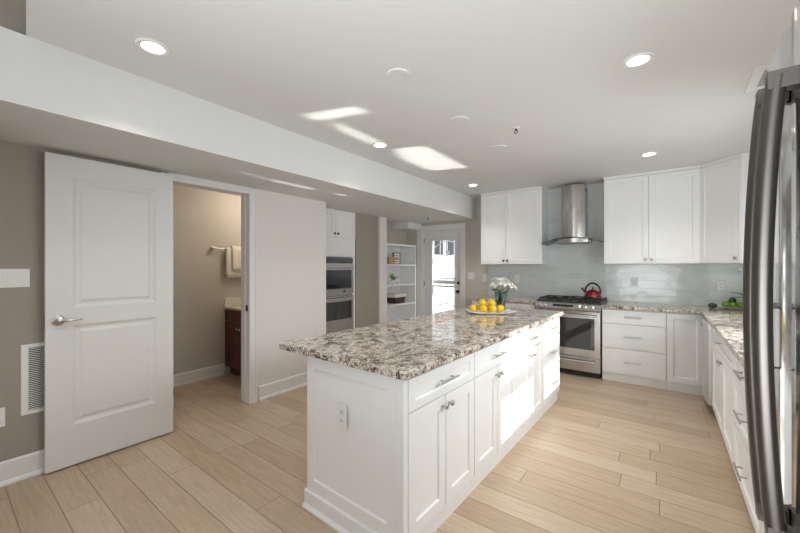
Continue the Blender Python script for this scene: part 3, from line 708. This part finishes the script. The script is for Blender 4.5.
# ------------------------------------------------------------------ bathroom furniture
vn = thing('bathroom_vanity', 'dark cherry vanity cabinet seen through the bathroom doorway', 'cabinet', (-4.498, 2.275, 0))
B(.0, .75, 0, .56, .1, .84).build('body', 'cherry', vn)
B(.0, .75, .06, .56, 0, .1).build('toe_kick', 'cherry', vn)
shaker('drawer_front', .012, .738, .70, .825, 0, vn, 'cherry')
dA = shaker('door', .012, .373, .115, .69, 0, vn, 'cherry', rail=.07); knob(.361-.03, .50, dA, 'chrome')
dB = shaker('door', .377, .738, .115, .69, 0, vn, 'cherry', rail=.07); knob(.028, .50, dB, 'chrome')
vt_ = thing('vanity_top', 'cream stone vanity top with short side splash', 'countertop', (-4.498, 2.25, .8405))
B(0, .77, 0, .59, 0, .03).build('slab', 'marble', vt_, bevel=.004); B(0, .018, 0, .59, .03, .135).build('side_splash', 'marble', vt_, bevel=.003); B(.018, .77, .572, .59, .03, .135).build('back_splash', 'marble', vt_, bevel=.003)
tb = thing('towel_bar', 'metal towel bar on the bathroom wall holding a towel', 'towel bar', (-4.5, 2.10, 1.605), PI/2)
MB().tube([(0, -.06, 0), (.62, -.06, 0)], .008, 10).build('bar', 'nickel', tb, smooth=50)
for xx in (0, .62):
    MB().box(xx-.022, xx+.022, -.012, 0, -.022, .022).box(xx-.014, xx+.014, -.072, -.012, -.014, .014).build('bracket', 'nickel', tb, bevel=.002)
def towel(label, y0, w, zf, zb, r, name='hanging_towel'):
    t = thing(name, label, 'towel', (-4.44, y0, 1.605))
    prof = [(r, -zf)] + [(r, -zf*(1-k/6)) for k in range(1, 6)] + [(r*math.cos(a), r*math.sin(a)) for a in [0, .6, 1.2, PI/2, 2, 2.5, PI]] + [(-r, -zb*k/5) for k in range(1, 6)]
    rows = []
    for k in range(13):
        yy = w*k/12; wob = .004*math.sin(k*1.3)
        rows.append([(px_+wob*(abs(pz_)/.3), yy, pz_) for px_, pz_ in prof])
    MB().rings(rows, closed=False).build('cloth', 'towel', t, solid=.008, smooth=180, normals=False)
    return t
towel('cream bath towel over the bathroom towel bar, under a hand towel', 2.24, .40, .37, .33, .014)
towel('smaller cream hand towel folded over the bath towel', 2.31, .24, .28, .24, .034, 'hand_towel')

# ------------------------------------------------------------------ ceiling fixtures
def P(px, py, z):
    t = (z-H)/(266.5-py); d = px-400; return ((-211.2+.8*d)*t, (281.6+.6*d)*t)
labs = {(153, 47): 'lit recessed ceiling light at the upper left near the soffit', (638, 60): 'lit recessed ceiling light nearest the fridge top', (380, 145): 'lit recessed ceiling light between the two bright patches along the soffit',
        (473, 185): 'lit recessed ceiling light near the cabinet left of the hood', (649, 154): 'lit recessed ceiling light in front of the right wall cabinets'}
for (px_, py_), lb in labs.items():
    x_, y_ = P(px_, py_, CZ)
    t = thing('recessed_light', lb, 'ceiling light', (x_, y_, CZ), 0, 'recessed ceiling lights')
    MB().lathe([(.052, -.001), (.052, -.005), (.07, -.007), (.076, -.001)], seg=32, cap=False).build('trim_ring', 'plastic', t, smooth=50)
    MB().lathe([(.053, -.003), (.03, -.0045), (.001, -.005)], seg=32).build('lens', 'lamp', t, smooth=50)
    l = light('lamp', 'SPOT', (0, 0, -.02), 28, (0, 0, 0), (1, .95, .88), spot_size=R(118), spot_blend=.9, shadow_soft_size=.05); l.parent = t
for (px_, py_), lb, r_ in (((398, 74.5), 'large round white blank cover on ceiling, nearest the camera', .070), ((459.5, 120), 'round white blank cover in the middle of the ceiling', .073), ((499, 147.5), 'round white blank cover on ceiling closest to the hood', .075)):
    x_, y_ = P(px_, py_, CZ)
    t = thing('ceiling_cover', lb, 'ceiling cover', (x_, y_, CZ), .5)
    MB().lathe([(r_, 0), (r_, -.004), (r_*.93, -.008), (.001, -.009)], seg=32).build('cover_plate', 'ceiling', t, smooth=30)
    for s_ in (-1, 1): MB().lathe([(.004, -.0085), (.004, -.0105), (.001, -.011)], (s_*r_*.6, 0, 0), 8).build('screw', 'nickel', t)
def sprinkler(px_, py_, z, lb):
    x_, y_ = P(px_, py_, z)
    t = thing('fire_sprinkler', lb, 'sprinkler', (x_, y_, z))
    MB().lathe([(.034, 0), (.03, -.006), (.015, -.008), (.001, -.008)], seg=20).build('escutcheon', 'plastic', t, smooth=40)
    MB().tube([(0, 0, -.006), (0, 0, -.022)], .009, 10).tube([(-.009, 0, -.02), (-.012, 0, -.035), (0, 0, -.045)], .003, 6).tube([(.009, 0, -.02), (.012, 0, -.035), (0, 0, -.045)], .003, 6).build('head', 'bronze', t)
    MB().lathe([(.001, -.044), (.016, -.045), (.016, -.047), (.001, -.047)], seg=14).build('deflector', 'nickel', t)
sprinkler(516, 128, CZ, 'small dark fire sprinkler head on the main ceiling'); sprinkler(428, 217, SZ, 'small fire sprinkler head under the soffit by the shelves')
cv = thing('ceiling_vent', 'square white ceiling air vent above the fridge side', 'vent', (.60, 3.03, CZ))
MB().box(-.18, -.13, -.18, .18, -.006, 0).box(.13, .18, -.18, .18, -.006, 0).box(-.13, .13, -.18, -.13, -.006, 0).box(-.13, .13, .13, .18, -.006, 0).build('frame', 'plastic', cv, bevel=.002)
B(-.13, .13, -.13, .13, -.0015, -.0005).build('backing', 'ductgrey', cv)
mb = MB()
for k in range(9): yy = -.125+k*.03; mb.rings([[(-.13, yy, -.0055), (-.13, yy+.018, -.002), (-.13, yy+.018, -.001), (-.13, yy, -.0045)], [(.13, yy, -.0055), (.13, yy+.018, -.002), (.13, yy+.018, -.001), (.13, yy, -.0045)]])
mb.build('louvers', 'plastic', cv)
light('bathroom_vanity_lamp', 'POINT', (-3.95, 2.5, 2.15), 7, None, (1, .86, .70), shadow_soft_size=.1)

# ------------------------------------------------------------------ fridge (faces -X); local x runs towards the camera
fr = thing('refrigerator', 'stainless french-door fridge at the right edge of the picture', 'refrigerator', (.16, .84, 0), -PI/2)
def face(u): return .045*(u/.4)**2          # front face bulges at the centre
B(-.40, .40, .085, .79, .03, 1.765).build('body', 'ductgrey', fr, bevel=.004)
def fdoor(a, b, z0, z1, nm):
    k_ = 16; pts_ = [(a, .08)] + [(a+(b-a)*i/k_, face(a+(b-a)*i/k_)+(.01 if i in (0, k_) else 0)) for i in range(k_+1)] + [(b, .08)]
    return MB().prism(pts_, z0, z1).build(nm, 'steel_fridge', fr, smooth=35)
dL = fdoor(-.40, -.004, .80, 1.775, 'left_door'); dR = fdoor(.004, .40, .80, 1.775, 'right_door'); dF = fdoor(-.40, .40, .10, .793, 'freezer_drawer')
def fhandle(u, par):
    pts_ = []; zb, zt = .955, 1.675; yf = face(u)
    for i in range(25):
        t = i/24; z = zb+(zt-zb)*t; pts_.append((u, yf-.020-.017*math.sin(PI*t)**.8, z))
    mb = MB().tube(pts_, .0125, 14, ry=1.0)
    for z in (zb, zt-.0): mb.box(u-.0115, u+.0115, yf-.032, yf+.004, z-.022 if z == zt else z-.006, z+.006 if z == zt else z+.022)
    mb.build('handle', 'handle_steel', par, smooth=40)
fhandle(-.016, dL); fhandle(.052, dR)
hf = MB().tube([(-.32, -.05, .70), (.32, -.05, .70)], .012, 12)
for s_ in (-1, 1): hf.tube([(s_*.29, .035, .70), (s_*.29, -.05, .70)], .009, 8)
hf.build('handle', 'handle_steel', dF, smooth=50)
dp = B(-.150, -.050, face(.1)-.016, face(.1)+.02, 1.20, 1.31).build('dispenser_panel', 'handle_steel', dL, bevel=.004)
B(-.140, -.060, face(.1)-.018, face(.1)-.015, 1.21, 1.30).build('display', 'steel_dw', dp)
B(-.150, -.138, face(.15)-.006, face(.15)+.02, .96, 1.195).build('dispenser_trim', 'black', dL)
for u in (-.36, .36): B(u-.03, u+.03, .06, .14, 1.777, 1.79).build('hinge_cover', 'ductgrey', fr)
for u in (-.36, .36):
    for v in (.12, .72): MB().lathe([(.018, 0), (.018, .03)], (u, v, 0), 12).build('foot', 'black', fr)

# ------------------------------------------------------------------ things on the counters
# lemons on a white platter
LX, LY = -1.385, 3.33
pl = thing('serving_platter', 'white rectangular platter with upturned ends under the lemons', 'plate', (LX, LY, .915), R(37))
rows = []
for i in range(21):
    u = -1+2*i/20; xx = .225*u; rise = .004+.022*abs(u)**5; row = []
    for j in range(11):
        v = -1+2*j/10; row.append((xx*(1+.02*abs(v)), .105*v, .002+rise+.010*abs(v)**4))
    rows.append(row)
MB().rings(rows, closed=False).build('dish', 'porcelain', pl, solid=.006, smooth=180, normals=False)
B(-.12, .12, -.05, .05, 0, .005).build('foot', 'porcelain', pl)
c37, s37 = math.cos(R(37)), math.sin(R(37))
spots = [(-.135, -.005, 0), (-.045, -.045, 0), (.045, -.045, 0), (.135, -.005, 0), (-.045, .045, 0), (.045, .045, 0), (-.045, 0, 1), (.045, 0, 1)]
lemlab = ['leftmost lemon at the end of the white platter', 'lemon low in the front row, left of centre', 'lemon low in the front row, right of centre', 'rightmost lemon at the vase end of the platter',
          'lemon low in the back row, left', 'lemon low in the back row, near the vase', 'upper left lemon resting on top of the pile', 'upper right lemon resting on top of the pile']
lem = None
for k, (u, v, lv) in enumerate(spots):
    if lem is None:
        t = thing('lemon', '', 'lemon')
        prof = [(.001, -.045), (.005, -.044), (.009, -.040), (.025, -.032), (.036, -.017), (.0395, 0), (.036, .017), (.025, .032), (.009, .040), (.005, .044), (.001, .045)]
        MB().lathe(prof, seg=20, axis='x').build('peel', 'lemon', t, smooth=180)
        MB().lathe([(.004, -.0455), (.003, -.0435)], seg=8, axis='x').build('stem_end', 'leaf_light', t)
        lem = t
    else: t = copy_tree(lem)
    t.location = (LX+(u-.03)*c37-v*s37, LY+(u-.03)*s37+v*c37, .915+.0505+lv*.056); t.scale = (.92, .92, .92); t.rotation_euler = (k*.9, 0, R(37+(k*29) % 24-12)+(PI if k % 2 else 0))
    tag(t, lemlab[k], 'lemon', 'lemons on the platter')
# vase with lilies
VX, VY = -1.375, 3.60
vs = thing('flower_vase', 'clear glass vase with green stems and water on island', 'vase', (VX, VY, .9155))
MB().lathe([(.036, 0), (.04, .004), (.046, .06), (.058, .13), (.066, .19), (.063, .19), (.055, .13), (.043, .06), (.034, .012), (.001, .012)], seg=28).build('glass', 'vaseglass', vs, smooth=60)
MB().lathe([(.033, .013), (.042, .06), (.051, .11), (.001, .11)], seg=24).build('water', 'water', vs, smooth=60)
bq = thing('lily_bouquet', 'bunch of white lilies with dark green leaves in the vase', 'flowers', (VX, VY, .9155), 0)
heads = [(-.075, -.02, .235), (-.02, -.06, .245), (.045, -.03, .25), (.005, .03, .285), (.09, .02, .235), (-.05, .05, .25), (.06, .07, .245), (-.01, -.01, .30)]
mb = MB(); lv = MB()
random.seed(5)
for k, (a, b, z) in enumerate(heads):
    ang = math.atan2(b, a)
    mb.tube([(-.022*math.cos(ang), -.022*math.sin(ang), .02), (a*.25, b*.25, .14), (a*.8, b*.8, z-.03), (a, b, z)], .003, 6)
for k in range(34):
    a = k*2.399; z = .03 + .0055*k; e = .75 if z < .17 else .35
    r0 = .012; L_ = .05 if z < .15 else .10+.03*random.random()
    leafblade(lv, (r0*math.cos(a), r0*math.sin(a), z), (math.cos(a)*(.25 if z < .15 else .9), math.sin(a)*(.25 if z < .15 else .9), e), L_, .024, .25)
mb.build('stems', 'leaf', bq, smooth=60)
lv.build('leaves', 'leaf', bq, solid=.0008, smooth=180, normals=False)
for k, (a, b, z) in enumerate(heads):
    p = MB(); ax = Vector((a*3.5, b*3.5, .5)).normalized(); q = ax.to_track_quat('Z', 'Y')
    for j in range(6):
        th = j*PI/3 + k
        rows = []
        for i in range(8):
            t = i/7; rad = .004+.078*t**1.2; hz_ = .055*math.sin(min(1, t*1.25)*PI/2)-.028*t**3; wd = .034*math.sin(PI*min(1, .12+.88*t))+.001
            o_ = Vector((math.cos(th), math.sin(th), 0)); s2 = Vector((-math.sin(th), math.cos(th), 0))
            rows.append([q @ (o_*rad + s2*wd*w_ + Vector((0, 0, hz_+abs(w_)*.006))) + Vector((a, b, z)) for w_ in (-.5, 0, .5)])
        p.rings(rows, closed=False)
    fl = p.build('lily_flower', 'petal', bq, solid=.0012, smooth=180, normals=False)
    s3 = MB()
    for j in range(5):
        th = j*2*PI/5; d_ = q @ Vector((.018*math.cos(th), .018*math.sin(th), .055)); s3.tube([Vector((a, b, z)), Vector((a, b, z))+d_], .0012, 5); s3.ball(Vector((a, b, z))+d_, .003, (1, .6, .6), seg=8)
    s3.build('stamens', 'stamen', fl)
tw = MB().tube([(.05, .05, .2), (.06, .06, .30), (.062, .075, .42)], [.003, .0025, .001], 6); tw.build('twig', 'leaf', bq)

# kettle on the right rear burner grate
kt = thing('tea_kettle', 'shiny red kettle with black arched handle on the range', 'kettle', (-.75, 5.23, .9605), R(-8))
MB().lathe([(.085, 0), (.098, .006), (.104, .02), (.100, .05), (.085, .082), (.055, .105), (.030, .112), (.001, .113)], seg=36).build('body', 'red', kt, smooth=60)
MB().lathe([(.100, .0), (.1045, .004), (.106, .014), (.103, .016)], seg=36, cap=False).build('base_band', 'chrome', kt, smooth=60)
ld = MB().lathe([(.04, .109), (.038, .116), (.02, .121), (.001, .122)], seg=24).build('lid', 'red', kt, smooth=60)
MB().lathe([(.006, .12), (.006, .128), (.014, .134), (.012, .145), (.001, .147)], seg=16).build('lid_knob', 'black', ld, smooth=60)
MB().tube([(-.075, 0, .075), (-.105, 0, .095), (-.125, 0, .118)], [.022, .016, .012], 14).build('spout', 'red', kt, smooth=60)
MB().tube([(-.120, 0, .113), (-.132, 0, .126), (-.125, 0, .14)], [.0145, .014, .006], 12).build('whistle_cap', 'black', kt, smooth=60)
MB().tube([(.092*math.cos(a), 0, .085+.115*math.sin(a)) for a in [PI*k/20 for k in range(-1, 22)]], .0125, 12, ry=.9).build('handle', 'black', kt, smooth=60)
# green fruit
GX, GY = .60, 5.28
gp = thing('fruit_plate', 'round white plate holding limes in the far right corner', 'plate', (GX, GY, .9155))
MB().lathe([(.05, 0), (.055, .006), (.15, .022), (.153, .026), (.145, .026), (.06, .012), (.001, .012)], seg=36).build('dish', 'porcelain', gp, smooth=50)
for k, (u, v, lv_, m_, lb) in enumerate([(-.06, -.04, 0, 'lime', 'lime at the near left of the round plate'), (.0, -.06, 0, 'lime', 'lime at the near centre of the round plate'), (.06, -.03, 0, 'lime', 'lime at the near right of the round plate'),
        (-.03, .03, 0, 'lime', 'lime at the back left of the round plate'), (.04, .04, 0, 'lime', 'lime at the back right of the round plate'), (0.0, -.01, 1, 'avocado', 'dark green fruit on top of the lime pile')]):
    t = thing('lime' if m_ == 'lime' else 'avocado', lb, 'lime' if m_ == 'lime' else 'fruit', (GX+u, GY+v, .915+.05+lv_*.045), k, 'green fruit on the round plate')
    MB().lathe([(.001, -.037), (.006, -.034), (.022, -.026), (.029, -.012), (.03, 0), (.029, .012), (.022, .026), (.006, .034), (.001, .037)], seg=18, axis='x').build('peel', m_, t, smooth=180)
    MB().lathe([(.003, .036), (.002, .0385)], seg=6, axis='x').build('stem_end', 'bronze', t)
t = thing('avocado', 'dark green fruit lying on the worktop left of the plate', 'fruit', (.435, 5.24, .945), .4)
MB().lathe([(.001, -.045), (.012, -.042), (.026, -.022), (.03, 0), (.026, .02), (.012, .040), (.001, .045)], seg=18, axis='x').build('peel', 'avocado', t, smooth=180)
MB().lathe([(.003, .0445), (.002, .047)], seg=6, axis='x').build('stem_end', 'bronze', t)
# potted orchid in the corner, mostly behind the fridge handle
oc = thing('potted_orchid', 'white orchid with long dark leaves in the far right corner', 'plant', (.78, 5.12, .9155))
MB().lathe([(.045, 0), (.06, .11), (.054, .11), (.045, .09), (.001, .09)], seg=20).build('pot', 'porcelain', oc, smooth=50)
mb = MB()
for a, e, L_ in ((2.9, .9, .30), (3.5, .6, .28), (2.2, .8, .24), (.5, .8, .2), (4.4, .6, .22)): leafblade(mb, (0, 0, .09), (math.cos(a), math.sin(a), e), L_, .03, .35, 8)
mb.build('leaves', 'leaf', oc, solid=.002, smooth=180, normals=False)
MB().tube([(0, 0, .09), (-.02, 0, .28), (-.07, .02, .40), (-.13, .03, .42)], .003, 6).build('stem', 'leaf', oc)
for (a, b, z) in ((-.13, .03, .415), (-.09, .025, .405), (-.055, .015, .37)):
    p = MB()
    for j in range(5):
        th = j*2*PI/5+.3; p.ball((a, b-.01+.0*j, z), .001, seg=6); leafblade(p, (a, b-.01, z), (math.cos(th), -.15, math.sin(th)), .032, .026, 0, 4)
    p.build('blossom', 'petal', oc, solid=.001, smooth=180, normals=False)
